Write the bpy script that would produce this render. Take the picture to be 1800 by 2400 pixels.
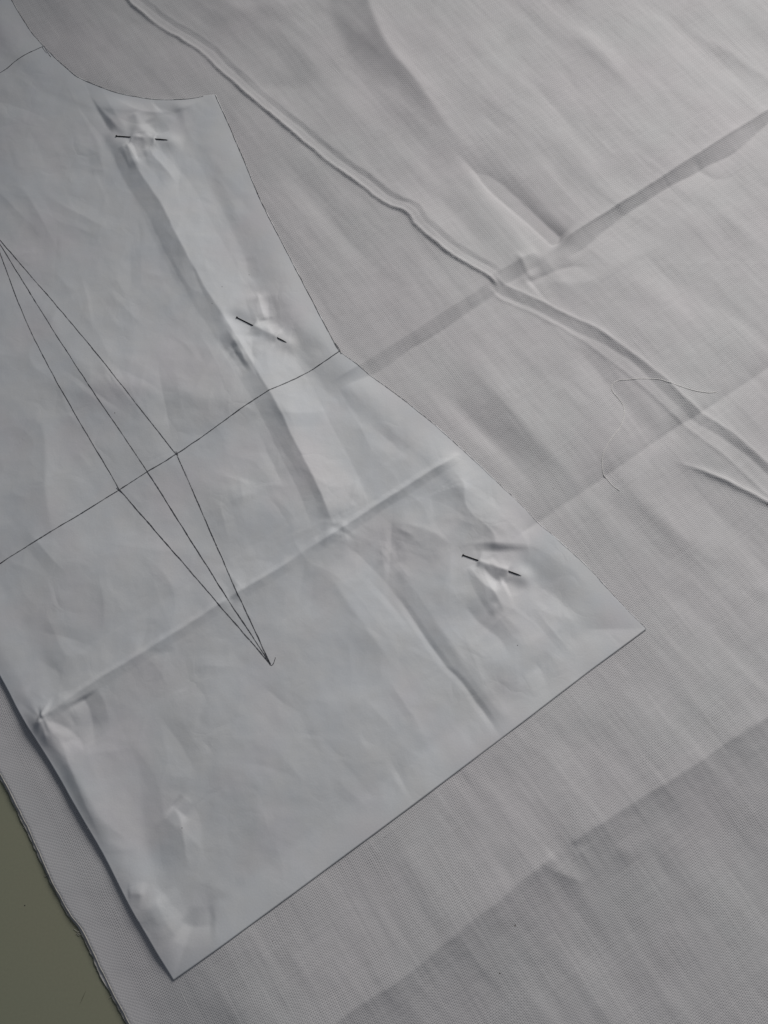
import bpy, math, random
import numpy as np

# ------------------------------------------------------------------ camera
S = bpy.context.scene
for o in list(bpy.data.objects):
    bpy.data.objects.remove(o)
TILT, DIST, HALF = math.radians(15), 0.38, 0.69      # tilt from straight down, metres, tan(half vertical fov)
cam_d = bpy.data.cameras.new('camera'); cam = bpy.data.objects.new('camera', cam_d)
S.collection.objects.link(cam); S.camera = cam
cam.location = (0, -DIST*math.sin(TILT), DIST*math.cos(TILT)); cam.rotation_euler = (TILT, 0, 0)
cam_d.sensor_fit = 'VERTICAL'; cam_d.sensor_height = 24; cam_d.sensor_width = 18
cam_d.lens = 12/HALF; cam_d.clip_start = 0.01; cam_d.clip_end = 20
# ------------------------------------------------------------------ light: dim grey room, one window
w = bpy.data.worlds.new('World'); S.world = w; w.use_nodes = True
bg = w.node_tree.nodes['Background']
bg.inputs[0].default_value = (0.76, 0.85, 1.0, 1); bg.inputs[1].default_value = 0.11
ld = bpy.data.lights.new('window_light', 'AREA'); lo = bpy.data.objects.new('window_light', ld)
S.collection.objects.link(lo)
ld.shape = 'RECTANGLE'; ld.size = 0.7; ld.size_y = 0.5; ld.energy = 2.08; ld.spread = math.radians(60); ld.color = (1.0, 0.975, 0.945)
lo.location = (0.62, 0.88, 0.66)
from mathutils import Vector
lo.rotation_euler = (Vector((0.16, 0.025, 0))-Vector(lo.location)).to_track_quat('-Z', 'Y').to_euler()
S.view_settings.view_transform = 'Standard'; S.view_settings.look = 'None'
S.view_settings.exposure = 0.0; S.view_settings.gamma = 1.0; S.view_settings.use_curve_mapping = False
S.render.engine = 'CYCLES'

rnd = random.Random(7)
# ------------------------------------------------------------------ helpers
def W(p, z=3.9):
    """a spot seen in the photo (pixels) -> millimetres on the level plane z mm above the table"""
    a = (p[0]-900)/1200*HALF; b = -(p[1]-1200)/1200*HALF
    c, s = math.cos(TILT), math.sin(TILT)
    dy, dz = b*c+s, b*s-c
    k = (DIST*c-z/1000)/-dz
    return np.array([a*k, -DIST*s+dy*k])*1000
def WW(ps, z=3.9): return np.array([W(p, z) for p in ps])

def smooth(P, n=4):
    """Catmull-Rom through the points"""
    P = np.asarray(P, float)
    if len(P) < 3: return P
    Q = np.vstack([2*P[0]-P[1], P, 2*P[-1]-P[-2]]); out = []
    for i in range(1, len(Q)-2):
        p0, p1, p2, p3 = Q[i-1:i+3]
        for k in range(n):
            t = k/n
            out.append(.5*((2*p1)+(p2-p0)*t+(2*p0-5*p1+4*p2-p3)*t*t+(3*p1-p0-3*p2+p3)*t**3))
    out.append(P[-1]); return np.array(out)

_T = np.random.RandomState(5).rand(24, 256, 256)*2-1
def noise(x, y, seed=0):
    T = _T[seed % 24]
    xi = np.floor(x).astype(int); yi = np.floor(y).astype(int); fx = x-xi; fy = y-yi
    fx = fx**3*(fx*(fx*6-15)+10); fy = fy**3*(fy*(fy*6-15)+10)
    x0, x1, y0, y1 = xi & 255, (xi+1) & 255, yi & 255, (yi+1) & 255
    return (T[x0, y0]*(1-fx)+T[x1, y0]*fx)*(1-fy)+(T[x0, y1]*(1-fx)+T[x1, y1]*fx)*fy
def sstep(t): t = np.clip(t, 0, 1); return t*t*(3-2*t)

def signed(P, X, Y):
    """signed distance (left of travel positive) and 0..1 position along polyline P"""
    best = np.full(X.shape, 1e18); sd = np.zeros(X.shape); tt = np.zeros(X.shape)
    L = np.r_[0, np.cumsum(np.hypot(*np.diff(P, axis=0).T))]
    for i in range(len(P)-1):
        a, b = P[i], P[i+1]; d = b-a; l2 = d@d
        if l2 < 1e-9: continue
        px, py = X-a[0], Y-a[1]
        t = np.clip((px*d[0]+py*d[1])/l2, 0, 1)
        qx, qy = px-t*d[0], py-t*d[1]; r2 = qx*qx+qy*qy
        m = r2 < best
        best = np.where(m, r2, best)
        sd = np.where(m, np.sign(d[0]*py-d[1]*px+1e-12)*np.sqrt(r2), sd)
        tt = np.where(m, (L[i]+t*math.sqrt(l2))/L[-1], tt)
    return sd, tt

class Field:
    """relief in millimetres as a sum of creases"""
    def __init__(self, tent=0.0): self.f = []; self.tent = tent      # tent: share of flat-sided profile
    def _add(self, P, R, fn): 
        self.f.append((P, P[:, 0].min()-R, P[:, 0].max()+R, P[:, 1].min()-R, P[:, 1].max()+R, fn))
    def ridge(self, pts, amp, wl, wr, e=.6, fade=(.15, .15), world=False, wob=0.0):
        P = smooth(pts if world else WW(pts)); f0, f1 = fade; sd0 = rnd.randrange(24); tent = self.tent if e < 1.2 else .1*self.tent
        if tent: e = e*.6
        def fn(s, t, X, Y):
            if wob: s = s+wob*noise(X/6+3, Y/6, sd0)+.4*wob*noise(X/2.3, Y/2.3+9, sd0+1)
            r = np.sqrt(s*s+e*e)-e
            ml = max(17, 4*max(wl, wr)); k = 1+(.3 if max(wl, wr) < 12 else .1)*noise(X/ml+5, Y/ml, sd0+4)
            if f0: k = k*sstep(t/f0)
            if f1: k = k*sstep((1-t)/f1)
            q = r/np.where(s > 0, wl, wr); h = np.exp(-q)
            if tent:
                p = np.maximum(1-q/1.9, 0); h = (1-tent)*h+tent*p
            return amp*k*h
        self._add(P, 5*max(wl, wr), fn)
    def band(self, pts, amp, b, side, wt, wb, fade=(.08, .08), wob=.5, e=.5):
        """step down of height amp over b mm on the given side of the line"""
        P = smooth(WW(pts)); f0, f1 = fade; sd0 = rnd.randrange(24)
        def fn(s, t, X, Y):
            s = s+wob*noise(X/9+3, Y/9, sd0)
            u = s*side; bb = b*(1+.34*noise(X/26, Y/26+5, sd0+2))
            h = np.where(u < 0, .5*np.exp(np.minimum(u, 0)/wt),
                np.where(u < bb, .5-u/bb, -.5*np.exp(-np.maximum(u-bb, 0)/wb)))
            k = 1+.2*noise(X/35+5, Y/35, sd0+4)
            if f0: k = k*sstep(t/f0)
            if f1: k = k*sstep((1-t)/f1)
            return amp*k*h
        self._add(P, b+5*max(wt, wb), fn)
    def __call__(self, X, Y):
        Z = np.zeros(X.shape)
        for P, x0, x1, y0, y1, fn in self.f:
            m = (X > x0) & (X < x1) & (Y > y0) & (Y < y1)
            if not m.any(): continue
            xs, ys = X[m], Y[m]
            s, t = signed(P, xs, ys)
            Z[m] += fn(s, t, xs, ys)
        return Z

# ------------------------------------------------------------------ outline of the paper pattern
LEFT = [(407, 2297), (355, 2208), (304, 2121), (244, 2003), (187, 1904), (136, 1815), (84, 1730), (45, 1668), (10, 1602), (-60, 1480), (-200, 1235), (-420, 850), (-800, 190), (-1000, -160)]
RIGHT = [(1512, 1475), (1442, 1402), (1372, 1325), (1269, 1231), (1198, 1162), (1090, 1061), (1008, 988), (900, 902), (798, 826),
         (781, 798), (705, 651), (618, 483), (570, 369), (537, 293), (506, 224),
         (477, 228), (434, 235), (380, 236), (325, 230), (260, 216), (195, 189), (163, 167), (108, 114), (70, 68), (33, 8), (8, -40), (-18, -100), (-40, -170)]
Lw, Rw = WW(LEFT), WW(RIGHT)
C0 = Lw[0]; EU = Rw[0]-C0; EU /= np.hypot(*EU); EV = np.array([-EU[1], EU[0]])
def uv(P): D = np.asarray(P)-C0; return D@EU, D@EV
lu, lv = uv(Lw); ru, rv = uv(Rw)
# rounded armhole / seam lines: resample finely
ruS, rvS = [], []
for seg in (slice(0, 9), slice(8, 15), slice(14, 28)):
    q = smooth(np.c_[ru[seg], rv[seg]], 6); ruS += list(q[:, 0]); rvS += list(q[:, 1])
ruS, rvS = np.array(ruS), np.maximum.accumulate(np.array(rvS)+np.arange(len(rvS))*1e-6)
q = smooth(np.c_[lu, lv], 4); luS, lvS = q[:, 0], np.maximum.accumulate(q[:, 1])
VMAX = float(min(lvS[-1], rvS[-1]))
def left_u(v): return np.interp(v, lvS, luS)
def right_u(v): return np.interp(v, rvS, ruS)+.12*noise(v/7, v*0+2, 8)*(v > 3)
def inside(X, Y):
    """rough distance inside the paper outline, mm (negative outside)"""
    u = (X-C0[0])*EU[0]+(Y-C0[1])*EU[1]; v = (X-C0[0])*EV[0]+(Y-C0[1])*EV[1]
    return np.minimum(np.minimum(right_u(v)-u, u-left_u(v))*.75, v)

# ------------------------------------------------------------------ cloth relief
cf = Field()
# long diagonal fold: ridge, then a hollow
cf.ridge([(815, -120), (850, -20), (902, 105), (965, 188), (1035, 281), (1100, 355), (1160, 415)], 2.9, 14, 13, 1.5, (0, .5))
cf.ridge([(740, -120), (765, -10), (800, 90), (850, 180), (905, 270)], -1.0, 12, 12, 3, (0, .4))
cf.ridge([(1045, 330), (1110, 392), (1182, 457), (1250, 512), (1318, 570)], -2.1, 9, 3.6, .8, (.5, .05))
# cross fold with a dark falling face
cf.band([(1960, 165), (1800, 261), (1627, 369), (1497, 450), (1377, 526), (1300, 575)], 1.9, 8.2, 1, 34, 10, (0, .06), .15)
cf.band([(1270, 585), (1160, 641), (1133, 672), (1008, 752), (943, 795), (850, 852), (760, 905)], 1.5, 7.5, 1, 20, 14, (.06, .1), .15)
cf.ridge([(1960, 165), (1800, 261), (1627, 369), (1497, 450), (1377, 526), (1300, 575)], .28, .9, 1.6, .1, (0, .1), wob=.15)
# crumples at the crossing
cf.ridge([(1235, 662), (1250, 654), (1300, 632), (1345, 622), (1400, 628)], -.9, 4, 5, .5, (.1, .5), wob=.5)
cf.ridge([(1205, 590), (1222, 610), (1250, 658)], .7, 4, 3, .5, (.3, .2))
cf.ridge([(1250, 656), (1320, 662), (1400, 655), (1480, 600), (1560, 570)], .5, 5, 9, 1.5, (.2, .4))
cf.ridge([(1625, 372), (1650, 400), (1690, 418), (1750, 395)], -.3, 4, 5, .6, (.15, .4), wob=.5)
# narrow pressed tuck running corner to corner
TUCK = [(215, -110), (300, 0), (318, 18), (380, 65), (466, 119), (521, 172), (591, 233), (651, 282), (760, 374), (846, 434), (900, 475), (952, 499), (981, 535), (1063, 600), (1139, 645), (1172, 672)]
cf.ridge(TUCK, .72, 1.5, .55, .06, (0, .02), wob=.3)
cf.ridge([(p[0]+17, p[1]-13) for p in TUCK], -.20, .6, .7, .08, (0, .05), wob=.35)
cf.ridge([(p[0]+26, p[1]-20) for p in TUCK], .20, 4.5, .6, .08, (0, .05), wob=.4)
T2 = [(1150, 640), (1180, 668), (1228, 690), (1312, 732), (1388, 770), (1432, 797), (1545, 883), (1630, 962), (1722, 1030), (1800, 1098), (1950, 1230)]
cf.band(T2, .55, 4.6, -1, 6, 6, (.03, 0), .3)
cf.ridge([(p[0]+1, p[1]-4) for p in T2], .3, 1.3, .5, .08, (.05, 0), wob=.3)
cf.ridge([(1130, 660), (1165, 690), (1215, 716), (1300, 758), (1370, 800), (1430, 845), (1540, 935), (1620, 1010), (1700, 1075), (1800, 1165), (1950, 1300)], .2, 1.6, .9, .12, (.05, 0), wob=.4)
# pressed crease lines parallel to the weave
cf.ridge([(1150, 1300), (1263, 1223), (1312, 1187), (1415, 1120), (1562, 1017), (1643, 967), (1800, 862), (1960, 755)], -.95, 5, 6.5, .25, (.1, 0), wob=.3)
cf.ridge([(1960, 1580), (1800, 1672), (1725, 1714), (1605, 1797), (1497, 1862), (1388, 1932), (1274, 2011), (1171, 2094), (1090, 2158), (954, 2272), (850, 2340), (700, 2450)], 3.8, 27, 45, .35, (0, 0), wob=.3)
cf.ridge([(1260, 2008), (1285, 2030), (1330, 2050), (1390, 2075)], .35, 4, 4, .6, (.1, .5))
cf.ridge([(1282, 2010), (1310, 1985), (1345, 1975), (1365, 1995)], -.4, 4, 4, .8, (.2, .4))
cf.ridge([(1560, 1075), (1652, 1108), (1720, 1138), (1800, 1182), (1900, 1240)], .8, 1.6, 1.4, .25, (.4, 0), wob=.2)
# soft drag folds
for pts, a, wl, wr in [
    ([(1040, 760), (1100, 850), (1190, 955), (1290, 1065), (1370, 1150)], 1.1, 10, 8),
    ([(1010, 880), (1080, 960), (1190, 1070), (1290, 1170)], -.8, 9, 7),
    ([(1340, 800), (1410, 880), (1500, 985), (1590, 1080)], -.9, 10, 9),
    ([(1390, 1100), (1480, 1170), (1600, 1260), (1720, 1360)], .8, 11, 9),
    ([(1560, 1110), (1660, 1190), (1790, 1330), (1900, 1440)], -.8, 10, 8),
    ([(1300, 20), (1400, 120), (1500, 230), (1580, 330)], .8, 10, 10),
    ([(1150, 60), (1240, 170), (1330, 290), (1420, 400)], -.7, 11, 10),
    ([(1500, -30), (1600, 70), (1700, 160), (1850, 260)], -.6, 8, 8),
    ([(1600, 60), (1700, 120), (1800, 190), (1900, 250)], .45, 3, 3),
    ([(470, 60), (600, 20), (740, 10)], 1.0, 12, 12),
    ([(560, 190), (660, 200), (740, 180), (800, 120)], -.9, 12, 10),
    ([(640, 60), (720, 140), (800, 240), (870, 340)], .7, 8, 8),
    ([(620, 330), (740, 470), (860, 620), (960, 730)], -.7, 10, 10),
    ([(900, 420), (1000, 520), (1090, 600)], .7, 7, 7),
    ([(1000, 430), (1080, 510), (1160, 600)], -.6, 6, 6),
    ([(1450, 620), (1550, 700), (1680, 800), (1800, 890)], .6, 9, 9),
    ([(1430, 520), (1560, 640), (1700, 730), (1820, 800)], -.5, 9, 9),
    ([(1050, 1850), (1110, 1930), (1160, 2040)], .5, 5, 5),
    ([(900, 1960), (960, 2030), (1030, 2130), (1080, 2190)], .45, 5, 5),
    ([(1300, 1690), (1360, 1780), (1420, 1870)], -.5, 6, 6),
    ([(1450, 1640), (1520, 1740), (1570, 1830)], .45, 6, 6),
    ([(1500, 1890), (1600, 2030), (1690, 2150), (1800, 2290)], .7, 12, 12),
    ([(1620, 1850), (1720, 1990), (1850, 2150)], -.7, 10, 10),
    ([(1300, 2080), (1390, 2200), (1480, 2330), (1540, 2430)], -.6, 11, 11),
    ([(1130, 2200), (1220, 2300), (1300, 2430)], .5, 9, 9),
    ([(640, 2230), (700, 2330), (760, 2430)], -.6, 9, 9),
    ([(160, 2000), (130, 1975), (90, 1940)], .5, 4, 4),
    ([(480, 2290), (560, 2380), (620, 2440)], .5, 8, 8)]:
    cf.ridge(pts, a*(.35 if pts[0][1] > 1600 else .9), wl, wr, 3, (.35, .35))
# lots of faint streaks along the warp
cs = Field()
for i in range(150):
    px, py = rnd.uniform(-100, 1950), rnd.uniform(-100, 2500)
    an = math.radians(rnd.gauss(53 if py > 900 else 47, 6)); ln = rnd.uniform(60, 240)
    d = (math.cos(an)*ln/2, math.sin(an)*ln/2)
    wd = rnd.uniform(1.6, 4.5)
    bend = rnd.gauss(0, 8)
    cs.ridge([(px-d[0], py-d[1]), (px+bend, py-bend), (px+d[0], py+d[1])], rnd.choice((-1, 1))*rnd.uniform(.05, .17)*wd/2.2, wd, wd, wd*.5, (.45, .45))
GA = math.radians(33.5); GX = np.array([math.cos(GA), math.sin(GA)]); GY = np.array([-GX[1], GX[0]])
EDGE = [(-330, 1180), (-170, 1490), (-60, 1702), (0, 1812), (13, 1836), (29, 1868), (47, 1903), (72, 1952), (84, 1980), (121, 2062), (160, 2137), (192, 2180), (243, 2283), (287, 2368), (304, 2400), (350, 2490), (430, 2640)]
EDW = smooth(WW(EDGE, 1.4), 6); EDW = EDW[np.argsort(EDW[:, 1])]
def edge_x(Y): return np.interp(Y, EDW[:, 1], EDW[:, 0])+.15*noise(Y/2.2, Y*0+3, 20)+.2*noise(Y/9, Y*0+8, 21)
def cloth_z(X, Y, fine=True):
    d = inside(X, Y); m = 1-.82*sstep((d+1)/16); m2 = 1-.97*sstep((d+5)/7)
    z = m*(1.6*cf(X, Y)+.9*noise(X/45, Y/45, 4)+.18*noise(X/14, Y/14, 6))
    if fine:
        g = X*GX[0]+Y*GX[1]; k = X*GY[0]+Y*GY[1]
        a = math.radians(-50); s1 = X*math.cos(a)+Y*math.sin(a); s2 = -X*math.sin(a)+Y*math.cos(a)
        s2 = s2+6*noise(X/70, Y/70, 11)
        f = 1.2*cs(X, Y)+.32*noise(s2/14, s1/80, 1)+.09*noise(s2/5.5, s1/45, 2)+.025*noise(s2/2.4, s1/30, 3)
        f = f+.03*noise(X/3.2, Y/3.2, 7)+.035*noise(g/28, k/1.5, 8)+.035*noise(g/1.6, k/30, 9)
        z = z+m2*f
    z = np.maximum(z+4.0, 1.4+.05*noise(X/5, Y/5, 12))
    e = (X-edge_x(Y))*.88; near = sstep((e+6)/62)
    zs = 1.25+.14*noise(Y/19, X/19, 22)+.05*noise(Y/6, X/11, 23)+.3*sstep(e/.9)
    z = z*near+(1-near)*zs
    return np.maximum(z-1.75*sstep((d-.5)/17), np.minimum(z, 1.0))

# ------------------------------------------------------------------ paper relief
pf = Field(.7)
P1 = [(150, 130), (195, 200), (239, 260), (288, 318), (325, 400), (380, 484), (412, 548), (456, 629), (488, 689), (542, 770), (600, 868), (650, 950), (694, 1042), (740, 1130), (775, 1215), (795, 1250)]
pf.ridge(P1, .75, 11, 22, .3, (.12, .05), wob=.25)
pf.ridge(P1, .85, 11, 5.2, .25, (.12, .05), wob=.25)
pf.ridge([(225, 300), (262, 370), (330, 500), (400, 640), (470, 760)], -.35, 6, 14, 2, (.2, .3))
pf.ridge([(395, 240), (450, 350), (510, 470), (560, 570), (610, 690), (680, 800), (735, 876), (771, 919), (815, 965), (880, 1010), (960, 1080)], -.9, 11, 12, 1.6, (.3, .3), wob=.8)
pf.ridge([(20, 1735), (102, 1682), (217, 1603), (315, 1543), (423, 1476), (559, 1390), (651, 1335), (711, 1295), (781, 1253), (830, 1220), (900, 1175), (981, 1126), (1085, 1062)], 1.05, 9, 12, .12, (0, 0), wob=.25)
pf.ridge([(690, 1310), (740, 1278), (781, 1253), (830, 1220), (900, 1175), (1020, 1100), (1082, 1064)], .55, 1.3, 2.2, .08, (.3, .05), wob=.3)
pf.ridge([(102, 1682), (217, 1603), (315, 1543), (423, 1476), (559, 1390), (651, 1335), (720, 1290)], .32, 1.2, 2.2, .08, (.1, .1), wob=.3)
pf.ridge([(100, 900), (250, 905), (400, 918), (520, 945), (630, 978)], 1.3, 20, 14, 7, (.5, .2))
pf.ridge([(640, 968), (700, 972), (790, 960)], .35, 6, 4, .5, (.3, .3))
pf.ridge([(20, 640), (130, 760), (210, 900), (330, 1050)], .6, 14, 14, 4, (.4, .4))
pf.ridge([(20, 980), (100, 1000), (110, 1150), (130, 1290)], .5, 8, 8, 1.5, (.3, .4))
pf.ridge([(190, 1000), (260, 1120), (310, 1250), (330, 1350)], -.6, 14, 14, 4, (.4, .4))
pf.ridge([(510, 1080), (560, 1180), (590, 1280)], .5, 12, 10, 3, (.4, .4))
# below the centre fold
pf.ridge([(800, 1270), (850, 1310), (890, 1350), (923, 1388), (954, 1430), (1036, 1549), (1084, 1602), (1128, 1662), (1175, 1730)], -.5, 4.5, 8, .15, (.1, 0), wob=.3)
pf.ridge([(923, 1388), (954, 1430), (1036, 1549), (1084, 1602), (1128, 1662), (1175, 1730)], -.25, 1.3, 1.3, .1, (.1, 0), wob=.3)
pf.ridge([(990, 1420), (1060, 1520), (1130, 1620), (1200, 1705)], .5, 8, 8, 2, (.3, .1))
pf.ridge([(1079, 1397), (1105, 1440), (1139, 1473), (1175, 1502), (1200, 1560)], -.6, 5, 6, .7, (.3, .4), wob=.4)
pf.ridge([(895, 1222), (960, 1232), (1015, 1250), (1062, 1282)], .7, 8, 7, 1, (.3, .2))
pf.ridge([(1051, 1090), (1083, 1136), (1094, 1195), (1128, 1225), (1156, 1252), (1160, 1296)], 1.2, 9, 9, .5, (.3, .1), wob=.5)
pf.ridge([(1185, 1338), (1238, 1354), (1275, 1380), (1305, 1400), (1350, 1455)], -1.2, 8, 9, .5, (.2, .5))
pf.ridge([(1126, 1316), (1148, 1347), (1180, 1368)], -1.0, 4, 3, .4, (.1, .25))
pf.ridge([(1176, 1370), (1200, 1360), (1228, 1346)], -.7, 3, 4, .4, (.2, .3))
pf.ridge([(1127, 1318), (1142, 1362), (1165, 1402), (1190, 1450)], .8, 3.5, 4, .5, (.1, .5))
pf.ridge([(1290, 1450), (1240, 1520), (1190, 1590), (1150, 1640)], .5, 12, 12, 3, (.4, .4))
pf.ridge([(760, 1330), (820, 1420), (900, 1530), (950, 1600)], .5, 8, 12, 1.5, (.2, .4))
pf.ridge([(1240, 1540), (1270, 1575), (1285, 1620), (1300, 1640)], -.3, 4, 4, .6, (.3, .3))
# creases round the old pin hole by the left edge, lifted edge strip
pf.ridge([(70, 1640), (102, 1682), (125, 1712), (146, 1737), (179, 1817), (206, 1887), (240, 1962), (270, 2030)], .9, 14, 8, .4, (.15, .3), wob=.3)
pf.ridge([(102, 1684), (150, 1700), (190, 1735), (205, 1775)], -.8, 6, 5, .4, (.1, .4))
pf.ridge([(102, 1682), (150, 1655), (195, 1635)], .6, 3, 6, .3, (.1, .4))
pf.ridge([(195, 1632), (212, 1670), (222, 1740)], -.6, 4, 6, .5, (.1, .4))
pf.ridge([(40, 1640), (75, 1668), (102, 1682)], -.5, 4, 4, .3, (.3, .1))
pf.ridge([(104, 1684), (112, 1720), (118, 1755)], .5, 2.5, 2.5, .4, (.1, .4))
pf.ridge([(402, 1886), (420, 1912), (430, 1942), (436, 2000), (455, 2060)], .55, 4, 6, .3, (.1, .5), wob=.3)
pf.ridge([(402, 1886), (430, 1908), (448, 1926)], -.5, 3, 3, .3, (.1, .4))
pf.ridge([(330, 1730), (330, 1850), (345, 1990), (400, 2120)], -.7, 10, 12, 3, (.4, .3))
pf.ridge([(300, 2095), (325, 2092), (345, 2096)], .4, 2.5, 3, .3, (.2, .3))
pf.ridge([(420, 2155), (455, 2172), (510, 2165)], -.6, 4, 4, .4, (.2, .2))
pf.ridge([(365, 2100), (385, 2145), (420, 2200)], .4, 5, 5, .6, (.2, .3))
pf.ridge([(640, 1700), (620, 1850), (560, 2000)], .5, 25, 20, 6, (.4, .4))
# round the pins
pf.ridge([(196, 190), (230, 260), (262, 312), (285, 335)], -.9, 4, 5, .4, (.2, .2))
pf.ridge([(250, 225), (320, 262), (372, 268), (385, 255)], .9, 8, 5, .8, (.3, .2))
pf.ridge([(318, 268), (330, 300), (335, 322)], .7, 3, 2.5, .3, (.2, .1))
pf.ridge([(345, 285), (362, 305), (372, 322)], -.7, 4, 3, .3, (.2, .1), wob=.4)
pf.ridge([(310, 336), (322, 362), (330, 392)], -1.0, 3, 3, .3, (.1, .3))
pf.ridge([(298, 340), (318, 372), (335, 410)], .8, 2.5, 3, .3, (.1, .4))
pf.ridge([(352, 345), (362, 372), (392, 402), (415, 440)], .5, 3, 3.5, .4, (.2, .3), wob=.4)
pf.ridge([(405, 265), (470, 240), (508, 225)], .6, 10, 6, 1.5, (.2, .1))
pf.ridge([(500, 500), (530, 470), (600, 465)], -.5, 7, 7, 1, (.3, .3))
pf.ridge([(600, 680), (612, 720), (622, 752)], .7, 3.5, 3.5, .5, (.3, .1))
pf.ridge([(628, 690), (630, 735), (634, 765)], -.6, 3, 3, .4, (.3, .1))
pf.ridge([(604, 765), (625, 762), (648, 785)], -.9, 3, 3.2, .4, (.15, .15))
pf.ridge([(597, 775), (592, 815), (600, 870), (625, 930)], -.4, 3.5, 5, .5, (.1, .5), wob=.4)
pf.ridge([(530, 770), (560, 820), (590, 868), (610, 905)], .55, 2.6, 3, .4, (.2, .4), wob=.5)
pf.ridge([(540, 810), (565, 850), (590, 890)], -.5, 2.6, 3, .5, (.2, .4), wob=.5)
pf.ridge([(672, 808), (700, 815), (740, 850)], -.6, 5, 6, .5, (.1, .4))
pf.ridge([(575, 600), (582, 640), (600, 660)], -.4, 3, 2.5, .3, (.2, .3), wob=.3)
for cx, cy, n, r in ((790, 1248, 16, 34), (325, 350, 8, 36), (590, 820, 8, 45), (150, 1690, 6, 60), (560, 1390, 5, 40), (350, 1520, 6, 60), (900, 1330, 8, 70), (1140, 1400, 7, 70), (840, 1200, 7, 45)):
    for i in range(n):          # crumpled spots
        px, py = rnd.gauss(cx, r*.5), rnd.gauss(cy, r*.5); an = rnd.uniform(0, math.pi); l = rnd.uniform(16, 48)
        pf.ridge([(px-math.cos(an)*l, py-math.sin(an)*l), (px, py), (px+math.cos(an)*l, py+math.sin(an)*l)], rnd.choice((-1, 1))*rnd.uniform(.06, .18), rnd.uniform(1, 2.6), rnd.uniform(1, 2.6), .3, (.45, .45), wob=.3)
for i in range(230):            # fine handling creases all over
    px, py = rnd.uniform(-100, 1400), rnd.uniform(0, 2300); an = rnd.choice((rnd.gauss(1.0, .35), rnd.uniform(0, 3.14))); l = rnd.uniform(35, 130)
    wd = rnd.uniform(1.0, 4.5)
    pf.ridge([(px-math.cos(an)*l, py-math.sin(an)*l), (px+rnd.gauss(0, 5), py+rnd.gauss(0, 5)), (px+math.cos(an)*l, py+math.sin(an)*l)], rnd.choice((-1, 1))*rnd.uniform(.03, .07)*wd, wd, rnd.uniform(1, 6), .12, (.45, .45), wob=.25)

PINS = [((277, 326), (310, 328.5), (366, 333), (397, 335)),
        ((557, 747), (594, 766), (650, 794), (673, 805)),
        ((1086, 1302), (1121, 1314), (1191, 1339), (1222, 1350))]
pins = [WW(p) for p in PINS]
for pin in PINS:                # paper gathered where each pin goes in and out
    for hx, hy in pin[1:3]:
        for j in range(6):
            an = j*1.05+rnd.uniform(-.3, .3); l = rnd.uniform(18, 42)
            pf.ridge([(hx, hy), (hx+math.cos(an)*l*.5+rnd.gauss(0, 1.5), hy+math.sin(an)*l*.5), (hx+math.cos(an)*l, hy+math.sin(an)*l)], (1 if j % 2 else -1)*rnd.uniform(.15, .32), rnd.uniform(.8, 1.5), rnd.uniform(.8, 1.5), .15, (.08, .6), wob=.2)
pin_base = [None]*3
PIN_Z = .35                      # shaft height over the paper around it
def paper_relief(X, Y):
    qx = X+5*noise(X/21, Y/21, 3); qy = Y+5*noise(X/21+9, Y/21, 4)
    r = 1.9*pf(X, Y)+.7*noise(X/36, Y/36, 13)+.16*noise(X/12+4, Y/12, 14)+.05*noise(X/4.5, Y/4.5, 15)+.014*noise(X/1.8, Y/1.8, 16)
    # pressed-out crumple: flat facets meeting in soft lines
    ca, sa = .82, .57; qx, qy = qx*ca+qy*sa, -qx*sa+qy*ca
    r = r-.42*np.abs(noise(qx/30, qy/42, 1)+.3*noise(qx/13, qy/17, 6))-.12*np.abs(noise(qx*.6/11-qy*.8/11, qx*.8/15+qy*.6/15, 2))
    r = np.log1p(np.exp(np.clip((r+2.0)*1.3, -30, 30)))/1.3      # never through the cloth
    u = (X-C0[0])*EU[0]+(Y-C0[1])*EU[1]; v = (X-C0[0])*EV[0]+(Y-C0[1])*EV[1]
    d = np.maximum(np.minimum((right_u(v)-u)*.75, v), 0); dl = np.maximum(u-left_u(v), 0)
    fl = .35+.65*sstep(dl/8)
    return (1.15+(r-1.15)*fl)*(.16+.84*sstep(d/14))
def paper_raw(X, Y):
    return cloth_z(X, Y, False)+.30+paper_relief(X, Y)
for i, p in enumerate(pins):
    t = np.linspace(-.1, 1.1, 25); X = p[0, 0]+(p[3, 0]-p[0, 0])*t; Y = p[0, 1]+(p[3, 1]-p[0, 1])*t
    pin_base[i] = float(np.percentile(paper_raw(X, Y), 60))
def paper_z(X, Y):
    z = paper_raw(X, Y)
    for p, zb in zip(pins, pin_base):
        a, b = p[0], p[3]; d = b-a; L = math.hypot(*d); d = d/L
        s = (X-a[0])*d[0]+(Y-a[1])*d[1]; q = -(X-a[0])*d[1]+(Y-a[1])*d[0]
        near = (np.abs(q) < 40) & (s > -40) & (s < L+40)
        if not near.any(): continue
        e0 = (p[1]-a)@d; e1 = (p[2]-a)@d
        # flatten the surroundings so the pin lies clear, then raise the tunnel
        k = np.exp(-(q/5.0)**2)*sstep((s+9)/9)*sstep((L+9-s)/9)
        z = np.where(near, z*(1-k)+(zb-.12)*k, z)
        tun = np.clip(np.minimum(s-e0, e1-s)/1.2+.5, 0, 1)
        tun = tun*tun*(3-2*tun)
        wq = 2.9+1.2*noise(s/3.5+7, q*0+a[0], 17)
        z = np.where(near, z+tun*(PIN_Z+.62+.3*noise(s/3, q/3+a[1], 18))*np.exp(-(np.abs(q)/wq)**1.3), z)
    return z

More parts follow.
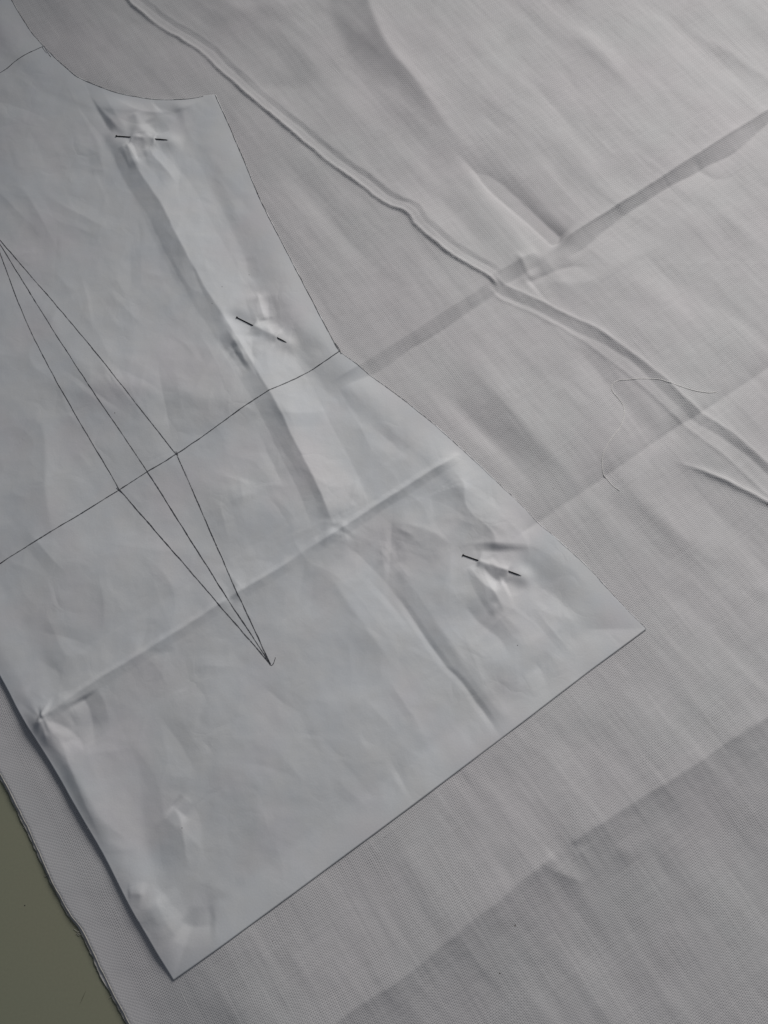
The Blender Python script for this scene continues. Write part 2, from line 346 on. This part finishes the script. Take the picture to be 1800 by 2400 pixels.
# ------------------------------------------------------------------ materials
def mat(name):
    m = bpy.data.materials.new(name); m.use_nodes = True
    return m, m.node_tree, m.node_tree.nodes['Principled BSDF']
class N:
    """tiny node-graph helper"""
    def __init__(s, t): s.t = t
    def new(s, k, **kw):
        n = s.t.nodes.new(k)
        for a, v in kw.items(): setattr(n, a, v)
        return n
    def link(s, a, b): s.t.links.new(a, b)
    def m(s, op, a, b=None, c=None):
        n = s.new('ShaderNodeMath', operation=op)
        for i, v in enumerate((a, b, c)):
            if v is None: continue
            if isinstance(v, (int, float)): n.inputs[i].default_value = v
            else: s.link(v, n.inputs[i])
        return n.outputs[0]
    def noise(s, vec, scale, detail=2, rough=.5):
        n = s.new('ShaderNodeTexNoise'); n.inputs['Scale'].default_value = scale
        n.inputs['Detail'].default_value = detail; n.inputs['Roughness'].default_value = rough
        if vec is not None: s.link(vec, n.inputs['Vector'])
        return n
    def mix(s, f, a, b, mode='MIX'):
        n = s.new('ShaderNodeMix', data_type='RGBA', blend_type=mode)
        for i, v in ((0, f), (6, a), (7, b)):
            if isinstance(v, (int, float)): n.inputs[i].default_value = v
            elif isinstance(v, tuple): n.inputs[i].default_value = v
            else: s.link(v, n.inputs[i])
        return n.outputs[2]
    def ramp(s, f, a, b, ca=(0, 0, 0, 1), cb=(1, 1, 1, 1)):
        n = s.new('ShaderNodeValToRGB'); e = n.color_ramp.elements
        e[0].position, e[1].position = a, b; e[0].color, e[1].color = ca, cb
        s.link(f, n.inputs[0]); return n.outputs[0]
    def xyz(s, x, y, z=0.0):
        n = s.new('ShaderNodeCombineXYZ')
        for i, v in enumerate((x, y, z)):
            if isinstance(v, (int, float)): n.inputs[i].default_value = v
            else: s.link(v, n.inputs[i])
        return n.outputs[0]

def cloth_material():
    m, t, b = mat('cotton_weave'); g = N(t)
    u = g.new('ShaderNodeUVMap', uv_map='grain')            # millimetres along the two thread directions
    sp = g.new('ShaderNodeSeparateXYZ'); g.link(u.outputs[0], sp.inputs[0]); x, y = sp.outputs[0], sp.outputs[1]
    vec = u.outputs[0]
    w1 = g.noise(vec, .035, 2); ws = g.new('ShaderNodeSeparateColor'); g.link(w1.outputs['Color'], ws.inputs[0])
    x = g.m('ADD', x, g.m('MULTIPLY', ws.outputs[0], 5.0)); y = g.m('ADD', y, g.m('MULTIPLY', ws.outputs[1], 5.0))
    # uneven threads: each thread wanders a little
    jx = g.noise(g.xyz(g.m('MULTIPLY', x, 1.1), g.m('MULTIPLY', y, .09)), 1.0, 1); jy = g.noise(g.xyz(g.m('MULTIPLY', x, .09), g.m('MULTIPLY', y, 1.1)), 1.0, 1)
    x2 = g.m('ADD', x, g.m('MULTIPLY', jx.outputs[0], .38)); y2 = g.m('ADD', y, g.m('MULTIPLY', jy.outputs[0], .38))
    px, py = 0.80, 0.86
    cx = g.m('COSINE', g.m('MULTIPLY', x2, 2*math.pi/px)); cy = g.m('COSINE', g.m('MULTIPLY', y2, 2*math.pi/py))
    gx = g.m('POWER', g.m('MULTIPLY_ADD', cx, -.5, .5), 1.6); gy = g.m('POWER', g.m('MULTIPLY_ADD', cy, -.5, .5), 1.6)
    gap = g.m('MULTIPLY', gx, gy)
    # over/under alternation
    hx = g.m('COSINE', g.m('MULTIPLY', x2, math.pi/px)); hy = g.m('COSINE', g.m('MULTIPLY', y2, math.pi/py))
    plain = g.m('MULTIPLY', g.m('MULTIPLY', hx, hy), .5)
    # selvedge: denser weave along the cut side
    sel = g.new('ShaderNodeAttribute', attribute_name='selvedge', attribute_type='GEOMETRY')
    openness = g.m('SUBTRACT', 1.0, g.m('MULTIPLY', sel.outputs['Fac'], .75))
    patch = g.noise(vec, .05, 2)
    openness = g.m('MULTIPLY', openness, g.m('MULTIPLY_ADD', patch.outputs[0], 1.2, .35))
    gap = g.m('MULTIPLY', gap, openness)
    # slubs: brighter thick threads, and flecks of husk
    sl1 = g.noise(g.xyz(g.m('MULTIPLY', x, .06), g.m('MULTIPLY', y, 1.15), 3.0), 1.0, 1)
    sl2 = g.noise(g.xyz(g.m('MULTIPLY', x, 1.15), g.m('MULTIPLY', y, .05), 9.0), 1.0, 1)
    slub = g.m('ADD', g.ramp(sl1.outputs[0], .68, .80), g.ramp(sl2.outputs[0], .70, .82))
    big = g.noise(vec, .016, 3); tone = g.noise(vec, .12, 3)
    base = g.mix(g.ramp(big.outputs[0], .35, .65), (.612, .590, .602, 1), (.598, .594, .598, 1))
    base = g.mix(g.m('MULTIPLY', g.ramp(tone.outputs[0], .3, .7), .35), base, (.565, .548, .552, 1))
    col = g.mix(g.m('MULTIPLY', slub, .22), base, (.72, .71, .69, 1))
    fib = g.noise(g.xyz(g.m('MULTIPLY', x, 3.0), g.m('MULTIPLY', y, 3.0)), 1.0, 2)
    col = g.mix(g.m('MULTIPLY', g.ramp(fib.outputs[0], .3, .7), .12), col, (.50, .49, .48, 1))
    col = g.mix(g.m('MULTIPLY', gap, .6), col, (.20, .19, .19, 1))
    fl = g.new('ShaderNodeTexVoronoi'); fl.inputs['Scale'].default_value = .055; g.link(vec, fl.inputs['Vector'])
    fleck = g.m('LESS_THAN', fl.outputs['Distance'], .02)
    fls = g.new('ShaderNodeSeparateColor'); g.link(fl.outputs['Color'], fls.inputs[0])
    fleck = g.m('MULTIPLY', fleck, g.m('MULTIPLY_ADD', fls.outputs[0], .8, .1))
    col = g.mix(fleck, col, (.10, .085, .07, 1))
    g.link(col, b.inputs['Base Color'])
    b.inputs['Roughness'].default_value = .92; b.inputs['Specular IOR Level'].default_value = .15
    h = g.m('ADD', g.m('MULTIPLY', gap, -1.0), g.m('MULTIPLY', plain, .5))
    h = g.m('ADD', h, g.m('MULTIPLY', slub, .5))
    bp = g.new('ShaderNodeBump'); bp.inputs['Strength'].default_value = .55; bp.inputs['Distance'].default_value = .00018
    g.link(h, bp.inputs['Height']); g.link(bp.outputs[0], b.inputs['Normal'])
    return m
def paper_material():
    m, t, b = mat('pattern_paper'); g = N(t)
    u = g.new('ShaderNodeUVMap', uv_map='grain'); vec = u.outputs[0]
    n1 = g.noise(vec, .028, 3); n2 = g.noise(vec, .09, 3); n3 = g.noise(vec, 1.1, 3, .65); n4 = g.noise(vec, .022, 2)
    c = g.mix(g.ramp(n1.outputs[0], .35, .65), (.618, .634, .658, 1), (.652, .656, .662, 1))
    c = g.mix(g.m('MULTIPLY', g.ramp(n4.outputs[0], .48, .66), .7), c, (.655, .628, .645, 1))
    c = g.mix(g.m('MULTIPLY', g.ramp(n2.outputs[0], .42, .7), .35), c, (.645, .640, .630, 1))
    c = g.mix(g.m('MULTIPLY', g.ramp(n3.outputs[0], .35, .65), .14), c, (.48, .50, .53, 1))
    g.link(c, b.inputs['Base Color'])
    b.inputs['Roughness'].default_value = .62; b.inputs['Specular IOR Level'].default_value = .3
    bp = g.new('ShaderNodeBump'); bp.inputs['Strength'].default_value = .35; bp.inputs['Distance'].default_value = .00012
    wv = g.noise(vec, .06, 2); va = g.new('ShaderNodeVectorMath', operation='MULTIPLY_ADD'); va.inputs[1].default_value = (14, 14, 0)
    g.link(wv.outputs['Color'], va.inputs[0]); g.link(vec, va.inputs[2])
    hs = None
    for sc, amt in ((.05, 1.0), (.12, .25)):
        vo = g.new('ShaderNodeTexVoronoi', feature='F1'); vo.inputs['Scale'].default_value = sc; g.link(va.outputs[0], vo.inputs['Vector'])
        vs_ = g.new('ShaderNodeTexVoronoi', feature='F2'); vs_.inputs['Scale'].default_value = sc; g.link(va.outputs[0], vs_.inputs['Vector'])
        df = g.m('MULTIPLY', g.m('MINIMUM', g.m('SUBTRACT', vs_.outputs['Distance'], vo.outputs['Distance']), .22), amt)
        hs = df if hs is None else g.m('ADD', hs, df)
    pm = g.noise(vec, .03, 2); hs = g.m('MULTIPLY', hs, g.ramp(pm.outputs[0], .45, .72))
    bp2 = g.new('ShaderNodeBump'); bp2.inputs['Strength'].default_value = .42; bp2.inputs['Distance'].default_value = .0011
    g.link(hs, bp2.inputs['Height']); g.link(bp2.outputs[0], bp.inputs['Normal'])
    g.link(n3.outputs[0], bp.inputs['Height']); g.link(bp.outputs[0], b.inputs['Normal'])
    return m
def pencil_material():
    m, t, b = mat('pencil_graphite'); g = N(t)
    tc = g.new('ShaderNodeTexCoord')
    n = g.noise(tc.outputs['Object'], 1400, 2, .7); n2 = g.noise(tc.outputs['Object'], 90, 2)
    a = g.m('MULTIPLY', g.ramp(n.outputs[0], .25, .52, (.35, .35, .35, 1)), g.ramp(n2.outputs[0], .25, .6, (.55, .55, .55, 1)))
    g.link(a, b.inputs['Alpha'])
    b.inputs['Base Color'].default_value = (.050, .052, .062, 1); b.inputs['Roughness'].default_value = .5
    return m
def table_material():
    m, t, b = mat('olive_laminate'); g = N(t)
    tc = g.new('ShaderNodeTexCoord')
    n = g.noise(tc.outputs['Object'], 14, 3); n2 = g.noise(tc.outputs['Object'], 900, 2)
    c = g.mix(g.ramp(n.outputs[0], .3, .7), (.290, .282, .200, 1), (.280, .290, .206, 1))
    c = g.mix(g.m('MULTIPLY', n2.outputs[0], .25), c, (.16, .16, .12, 1))
    g.link(c, b.inputs['Base Color']); b.inputs['Roughness'].default_value = .55; b.inputs['Specular IOR Level'].default_value = .25
    return m
def plain(name, col, rough, metal=0.0, spec=.5):
    m, t, b = mat(name); g = N(t)
    tc = g.new('ShaderNodeTexCoord'); n = g.noise(tc.outputs['Object'], 2500, 2)
    g.link(g.mix(n.outputs[0], tuple(c*.8 for c in col)+(1,), tuple(c*1.2 for c in col)+(1,)), b.inputs['Base Color'])
    b.inputs['Roughness'].default_value = rough; b.inputs['Metallic'].default_value = metal; b.inputs['Specular IOR Level'].default_value = spec
    return m
M_CLOTH, M_PAPER, M_PENCIL, M_TABLE = cloth_material(), paper_material(), pencil_material(), table_material()
M_STEEL = plain('pin_steel', (.010, .0095, .009), .45, 0, .04)
M_THREAD = plain('white_thread', (.82, .80, .77), .8, 0, .2)
_t = M_THREAD.node_tree; _tr = _t.nodes.new('ShaderNodeBsdfTranslucent'); _mx = _t.nodes.new('ShaderNodeMixShader')
_tr.inputs[0].default_value = (.85, .83, .80, 1); _mx.inputs[0].default_value = .06
_t.links.new(_t.nodes['Principled BSDF'].outputs[0], _mx.inputs[1]); _t.links.new(_tr.outputs[0], _mx.inputs[2])
_t.links.new(_mx.outputs[0], _t.nodes['Material Output'].inputs[0])
M_FRAY = plain('frayed_cotton', (.50, .48, .44), .9, 0, .1)
M_SPECK = plain('dark_speck', (.05, .045, .04), .8)

# ------------------------------------------------------------------ mesh builders
def link(name, me, material, parent=None):
    o = bpy.data.objects.new(name, me); S.collection.objects.link(o)
    if material: me.materials.append(material)
    if parent: o.parent = parent
    return o
def empty(name, label, cat, group=None, loc=(0, 0, 0)):
    o = bpy.data.objects.new(name, None); S.collection.objects.link(o); o.location = loc; o.empty_display_size = .02
    o['label'] = label; o['category'] = cat
    if group: o['group'] = group
    return o
def mesh_np(name, V, F, grain=None, sel=None):
    """V in mm (n,3); F list of quad index arrays (m,4)"""
    me = bpy.data.meshes.new(name); V = np.asarray(V)/1000.0
    me.vertices.add(len(V)); me.vertices.foreach_set('co', V.astype(np.float32).ravel())
    n = len(F); me.loops.add(n*4); me.polygons.add(n)
    fl = F.astype(np.int32).ravel()
    me.loops.foreach_set('vertex_index', fl)
    me.polygons.foreach_set('loop_start', np.arange(0, n*4, 4, dtype=np.int32))
    me.polygons.foreach_set('use_smooth', np.ones(n, dtype=bool))
    me.update(calc_edges=True)
    if grain is not None:
        l = me.uv_layers.new(name='grain'); l.data.foreach_set('uv', grain[fl].astype(np.float32).ravel())
    if sel is not None:
        a = me.attributes.new('selvedge', 'FLOAT', 'POINT'); a.data.foreach_set('value', sel.astype(np.float32))
    me.validate(); return me
def grid_faces(r, c):
    i = np.arange(r*c).reshape(r, c)
    return np.stack([i[:-1, :-1], i[:-1, 1:], i[1:, 1:], i[1:, :-1]], -1).reshape(-1, 4)
def tube(P, R, seg=8):
    """closed tube along P (mm) with radius R per point"""
    P = np.asarray(P, float); n = len(P); R = np.broadcast_to(R, (n,))
    T = np.gradient(P, axis=0); T /= np.linalg.norm(T, axis=1)[:, None]
    up = np.array([0, 0, 1.]); A = np.cross(T, up); A /= np.linalg.norm(A, axis=1)[:, None]; B = np.cross(A, T)
    an = np.linspace(0, 2*math.pi, seg, endpoint=False)
    V = P[:, None]+R[:, None, None]*(np.cos(an)[None, :, None]*A[:, None]+np.sin(an)[None, :, None]*B[:, None])
    V = V.reshape(-1, 3); F = []
    for i in range(n-1):
        for k in range(seg):
            F.append((i*seg+k, i*seg+(k+1) % seg, (i+1)*seg+(k+1) % seg, (i+1)*seg+k))
    me = bpy.data.meshes.new('tube')
    me.from_pydata([tuple(v/1000) for v in V], [], F+[tuple(range(seg))[::-1], tuple(range((n-1)*seg, n*seg))])
    for p in me.polygons: p.use_smooth = True
    return me
def resample(P, step):
    P = np.asarray(P, float); L = np.r_[0, np.cumsum(np.hypot(*np.diff(P, axis=0).T))]
    t = np.linspace(0, L[-1], max(3, int(L[-1]/step)+1))
    return np.c_[np.interp(t, L, P[:, 0]), np.interp(t, L, P[:, 1])]

# ------------------------------------------------------------------ table
tv = np.array([(-480, -420, 0), (480, -420, 0), (480, 520, 0), (-480, 520, 0), (-480, -420, -25), (480, -420, -25), (480, 520, -25), (-480, 520, -25)])
tf = np.array([(0, 1, 2, 3), (7, 6, 5, 4), (4, 5, 1, 0), (5, 6, 2, 1), (6, 7, 3, 2), (7, 4, 0, 3)])
tm = mesh_np('table_top', tv, tf)
for p in tm.polygons: p.use_smooth = False
table = link('table_top', tm, M_TABLE); table['kind'] = 'structure'

# ------------------------------------------------------------------ cloth: two layers, selvedge on the left
cloth = empty('cotton_cloth', 'creased off-white cotton cloth in two layers spread under the paper pattern', 'cloth')
STEP = .72
# rows run along y; left boundary is the selvedge as x(y)
ys = np.arange(-340, 390, STEP)
ex = edge_x(ys)
XR = 330.0
ncol = int((XR+190)/STEP)
tt = np.linspace(0, 1, ncol)
X = ex[:, None]+(XR-ex[:, None])*tt[None]
Y = np.repeat(ys[:, None], ncol, 1)
Z = cloth_z(X, Y)
dist = (X-ex[:, None])*.88          # distance from the selvedge
sel = 1-sstep((dist-7)/7)
g = np.c_[(X*GX[0]+Y*GX[1]).ravel(), (X*GY[0]+Y*GY[1]).ravel()]
me = mesh_np('upper_layer', np.c_[X.ravel(), Y.ravel(), Z.ravel()], grid_faces(*X.shape), g, sel.ravel())
upper = link('upper_layer', me, M_CLOTH, cloth)
# rolled edge of the upper layer
tb = tube(np.c_[ex, ys, Z[:, 0]-.05+.06*noise(ys/1.1, ys*0, 19)], .28+.07*noise(ys/1.3, ys*0+4, 10), 6)
link('selvedge', tb, M_FRAY, upper)
# under layer peeks out on the left
ex2 = ex-(1.5+.8*noise(ys/55, ys*0+1, 5)+.35*noise(ys/7, ys*0+2, 6)+.22*noise(ys/1.8, ys*0, 7))
c2 = 60; t2 = np.linspace(0, 1, c2); X2 = ex2[:, None]+t2[None]*30.0; Y2 = np.repeat(ys[:, None], c2, 1)
Z2 = .62+.10*noise(X2/6, Y2/6, 9)+.12*sstep((X2-ex2[:, None])/3)
g2 = np.c_[(X2*GX[0]+Y2*GX[1]).ravel(), (X2*GY[0]+Y2*GY[1]).ravel()]
me = mesh_np('under_layer', np.c_[X2.ravel(), Y2.ravel(), Z2.ravel()], grid_faces(*X2.shape), g2, np.ones(X2.size))
under = link('under_layer', me, M_CLOTH, cloth)
tb = tube(np.c_[ex2, ys, .5+.08*noise(ys/1.1, ys*0+9, 19)], .24+.06*noise(ys/1.3, ys*0+2, 10), 6)
link('selvedge', tb, M_FRAY, under)
# a few broken threads hanging out of the edge
for (a, b_, c_) in (((186, 2184), (180, 2182), (172, 2178)), ((187, 2188), (181, 2187), (176, 2191)), ((189, 2190), (184, 2192), (180, 2190)),
                    ((110, 2052), (106, 2054), (103, 2052)), ((262, 2335), (258, 2337), (255, 2341)), ((60, 1938), (56, 1940), (54, 1938))):
    P = smooth(WW([a, b_, c_], .5), 4); P = np.c_[P, np.linspace(.6, .25, len(P))]
    link('frayed_thread', tube(P, np.linspace(.10, .05, len(P)), 5), M_FRAY, under)

# ------------------------------------------------------------------ paper pattern
paper = empty('paper_pattern', 'creased white paper bodice pattern with pencilled dart lines pinned to the cloth', 'sewing pattern')
PS = .64
vs = np.arange(0, VMAX, PS); nc = 470
# make sure the sharp corners are rows
for c in (rv[8], rv[14]): vs[np.argmin(abs(vs-c))] = c
U0, U1 = left_u(vs), right_u(vs); tt = np.linspace(0, 1, nc)
U = U0[:, None]+(U1-U0)[:, None]*tt[None]; V = np.repeat(vs[:, None], nc, 1)
bow = -1.0*np.sin(np.pi*np.clip(tt*1.15, 0, 1))*0.8
V = V+bow[None]*np.exp(-V/12)
X = C0[0]+U*EU[0]+V*EV[0]; Y = C0[1]+U*EU[1]+V*EV[1]
Z = paper_z(X, Y)
r, c = X.shape
idx = np.arange(r*c).reshape(r, c)
loop = np.r_[idx[0, :], idx[1:, -1], idx[-1, -2::-1], idx[-2:0:-1, 0]]
top = np.c_[X.ravel(), Y.ravel(), Z.ravel()]
low = top[loop]-np.array([0, 0, .13])
n0 = len(top); k = np.arange(len(loop)); kn = (k+1) % len(loop)
sk = np.c_[loop[k], n0+k, n0+kn, loop[kn]]
Vv = np.vstack([top, low]); Ff = np.vstack([grid_faces(r, c), sk])
gr = np.c_[Vv[:, 0], Vv[:, 1]]
me = mesh_np('sheet', Vv, Ff, gr)
sharp = np.ones(len(Ff), bool); sharp[-len(sk):] = False
me.polygons.foreach_set('use_smooth', sharp)
sheet = link('sheet', me, M_PAPER, paper)

def ribbon(pts, width, parent=paper, sm=True, label=None, lift=.07):
    P = smooth(WW(pts), 6) if sm else WW(pts)
    P = resample(P, .7)
    T = np.gradient(P, axis=0); T /= np.hypot(*T.T)[:, None]; Nn = np.c_[-T[:, 1], T[:, 0]]
    s = np.arange(len(P))*.7; sd = rnd.randrange(200)
    P = P+Nn*(.10*noise(s/5+sd, s*0, 1)+.03*noise(s/1.1+sd, s*0+5, 2))[:, None]
    hw = width/2*(1+.25*noise(s/3+sd, s*0+2, 3)+.2*noise(s/.9+sd, s*0+4, 4))
    V = []
    for o in (-1, 0, 1):
        q = P+Nn*(hw*o)[:, None]; V.append(np.c_[q, paper_z(q[:, 0], q[:, 1])+lift])
    V = np.stack(V, 1).reshape(-1, 3)
    me = mesh_np('pencil_line', V, grid_faces(len(P), 3)[:, ::-1])
    o = link('pencil_line', me, M_PENCIL, parent)
    if label: o['label'] = label
    return o
PW = .50
ribbon([(-150, 1412), (0, 1321), (140, 1235), (279, 1147), (347, 1106), (415, 1066), (521, 995), (591, 946), (667, 903), (754, 852), (796, 825)], PW)
for a, mid, w_ in (((279, 1147), (84, 800), .42), ((346, 1106), (142, 800), .42), ((415, 1068), (203, 800), .44)):
    ribbon([(-20, 540), mid, a], w_)
for a, mid in (((279, 1147), (450, 1343)), ((346, 1106), (500, 1350)), ((415, 1066), (525, 1318))):
    ribbon([a, mid, (634, 1557)], .52)
ribbon([(626, 1547), (632, 1556), (636, 1560), (641, 1556), (646, 1541)], .36)
ribbon([(411, 1060), (419, 1070), (416, 1060)], .34)
ribbon([(272, 1143), (286, 1156)], .34, sm=False)
ribbon([(-120, 232), (0, 170), (33, 147), (60, 132), (104, 110)], .46)
ribbon([(104, 110), (112, 124), (121, 137)], .32)
ribbon([(100, 112), (106, 121), (112, 128)], .32)
# cutting line just inside the edge
def inset(i0, i1, d):
    P = np.array(RIGHT[i0:i1], float); T = np.gradient(P, axis=0); T /= np.hypot(*T.T)[:, None]
    return [tuple(p) for p in P+np.c_[T[:, 1], -T[:, 0]]*d]
ribbon(inset(15, 27, 1.2), .40); ribbon(inset(8, 15, 1.2), .42); ribbon(inset(4, 9, 1.0), .28); ribbon(inset(0, 5, .9), .18)
ribbon([(786, 806), (796, 822), (800, 832)], .5)
# old pin holes
def hole(p, parent, r=.28, z=None):
    q = W(p) if z is None else W(p, z); z = float(paper_z(np.array([q[0]]), np.array([q[1]]))[0])+.06 if z is None else z
    an = np.linspace(0, 2*math.pi, 7, endpoint=False)
    V = [(q[0], q[1], z-.02)]+[(q[0]+r*math.cos(a)*1.3, q[1]+r*math.sin(a)*.8, z) for a in an]
    me = bpy.data.meshes.new('speck'); me.from_pydata([tuple(x/1000 for x in v) for v in V], [], [(0, 1+i, 1+(i+1) % 7) for i in range(7)])
    return link('pin_hole' if parent == paper else 'speck', me, M_SPECK, parent)
for p in ((500, 718), (583, 642), (272, 971), (1212, 1513), (429, 1939), (522, 676)): hole(p, paper, .2)
for p in ((58, 2122),): hole(p, table, .24, .12)
q0, q1 = W((202, 2320), .1), W((186, 2356), .1); nn = np.array([-(q1-q0)[1], (q1-q0)[0]]); nn = nn/np.hypot(*nn)*.16
me = mesh_np('scratch', np.array([(*q0, .06), (*((q0+q1)/2+nn), .06), (*q1, .06), (*((q0+q1)/2-nn), .06)]), np.array([(0, 3, 2, 1)]))
link('scratch', me, plain('scratch_grey', (.15, .145, .105), .7), table)

# ------------------------------------------------------------------ pins
LABELS = ['thin steel pin with a flat head, lying level just below the armhole curve',
          'thin steel pin slanting down to the right, above the pencilled waist line',
          'thin steel pin nearest the pointed hem corner, below the paper fold']
for p, zb, lab in zip(pins, pin_base, LABELS):
    a, b = p[0], p[3]; d = (b-a)/np.hypot(*(b-a)); L = math.hypot(*(b-a))
    z0 = zb+.08
    root = empty('sewing_pin', lab, 'pin', 'steel pins holding the paper pattern', (a[0]/1000, a[1]/1000, z0/1000))
    s = np.r_[np.linspace(0, L-3.2, 12), L-2, L-1, L]
    R = np.r_[np.full(12, .25), .22, .14, .03]
    zz = .10*np.sin(s/L*math.pi)*1.0
    link('shaft', tube(np.c_[d[0]*s, d[1]*s, zz], R, 10), M_STEEL, root)
    hs = np.array([-.55, -.5, -.25, -.05, 0])
    link('head', tube(np.c_[d[0]*hs, d[1]*hs, hs*0], np.array([.2, .5, .58, .5, .25]), 14), M_STEEL, root)

# ------------------------------------------------------------------ loose thread on the cloth
TH = [(1678, 919), (1659, 920.5), (1626, 916), (1595, 907), (1563, 897), (1541, 890), (1505, 888), (1472, 890), (1451, 891), (1439, 897), (1434, 907), (1438, 918), (1449, 931), (1461, 949), (1464, 967),
      (1461, 983), (1451, 1005), (1434, 1026), (1420, 1048), (1412, 1068), (1411, 1088), (1415, 1110), (1424, 1122), (1436, 1138), (1452, 1151)]
P = resample(smooth(WW(TH), 5), .7)
s = np.arange(len(P))*.7
z = cloth_z(P[:, 0], P[:, 1]); zz = np.convolve(np.pad(z, 4, 'edge'), np.ones(9)/9, 'valid')
z = np.maximum(z, zz-.05)+.04+.03*noise(s/9, s*0, 2)
th = link('loose_thread', tube(np.c_[P, z], .16, 8), M_THREAD)
th['label'] = 'thin white loose thread curled in a hook on the cloth beside the tuck'; th['category'] = 'thread'
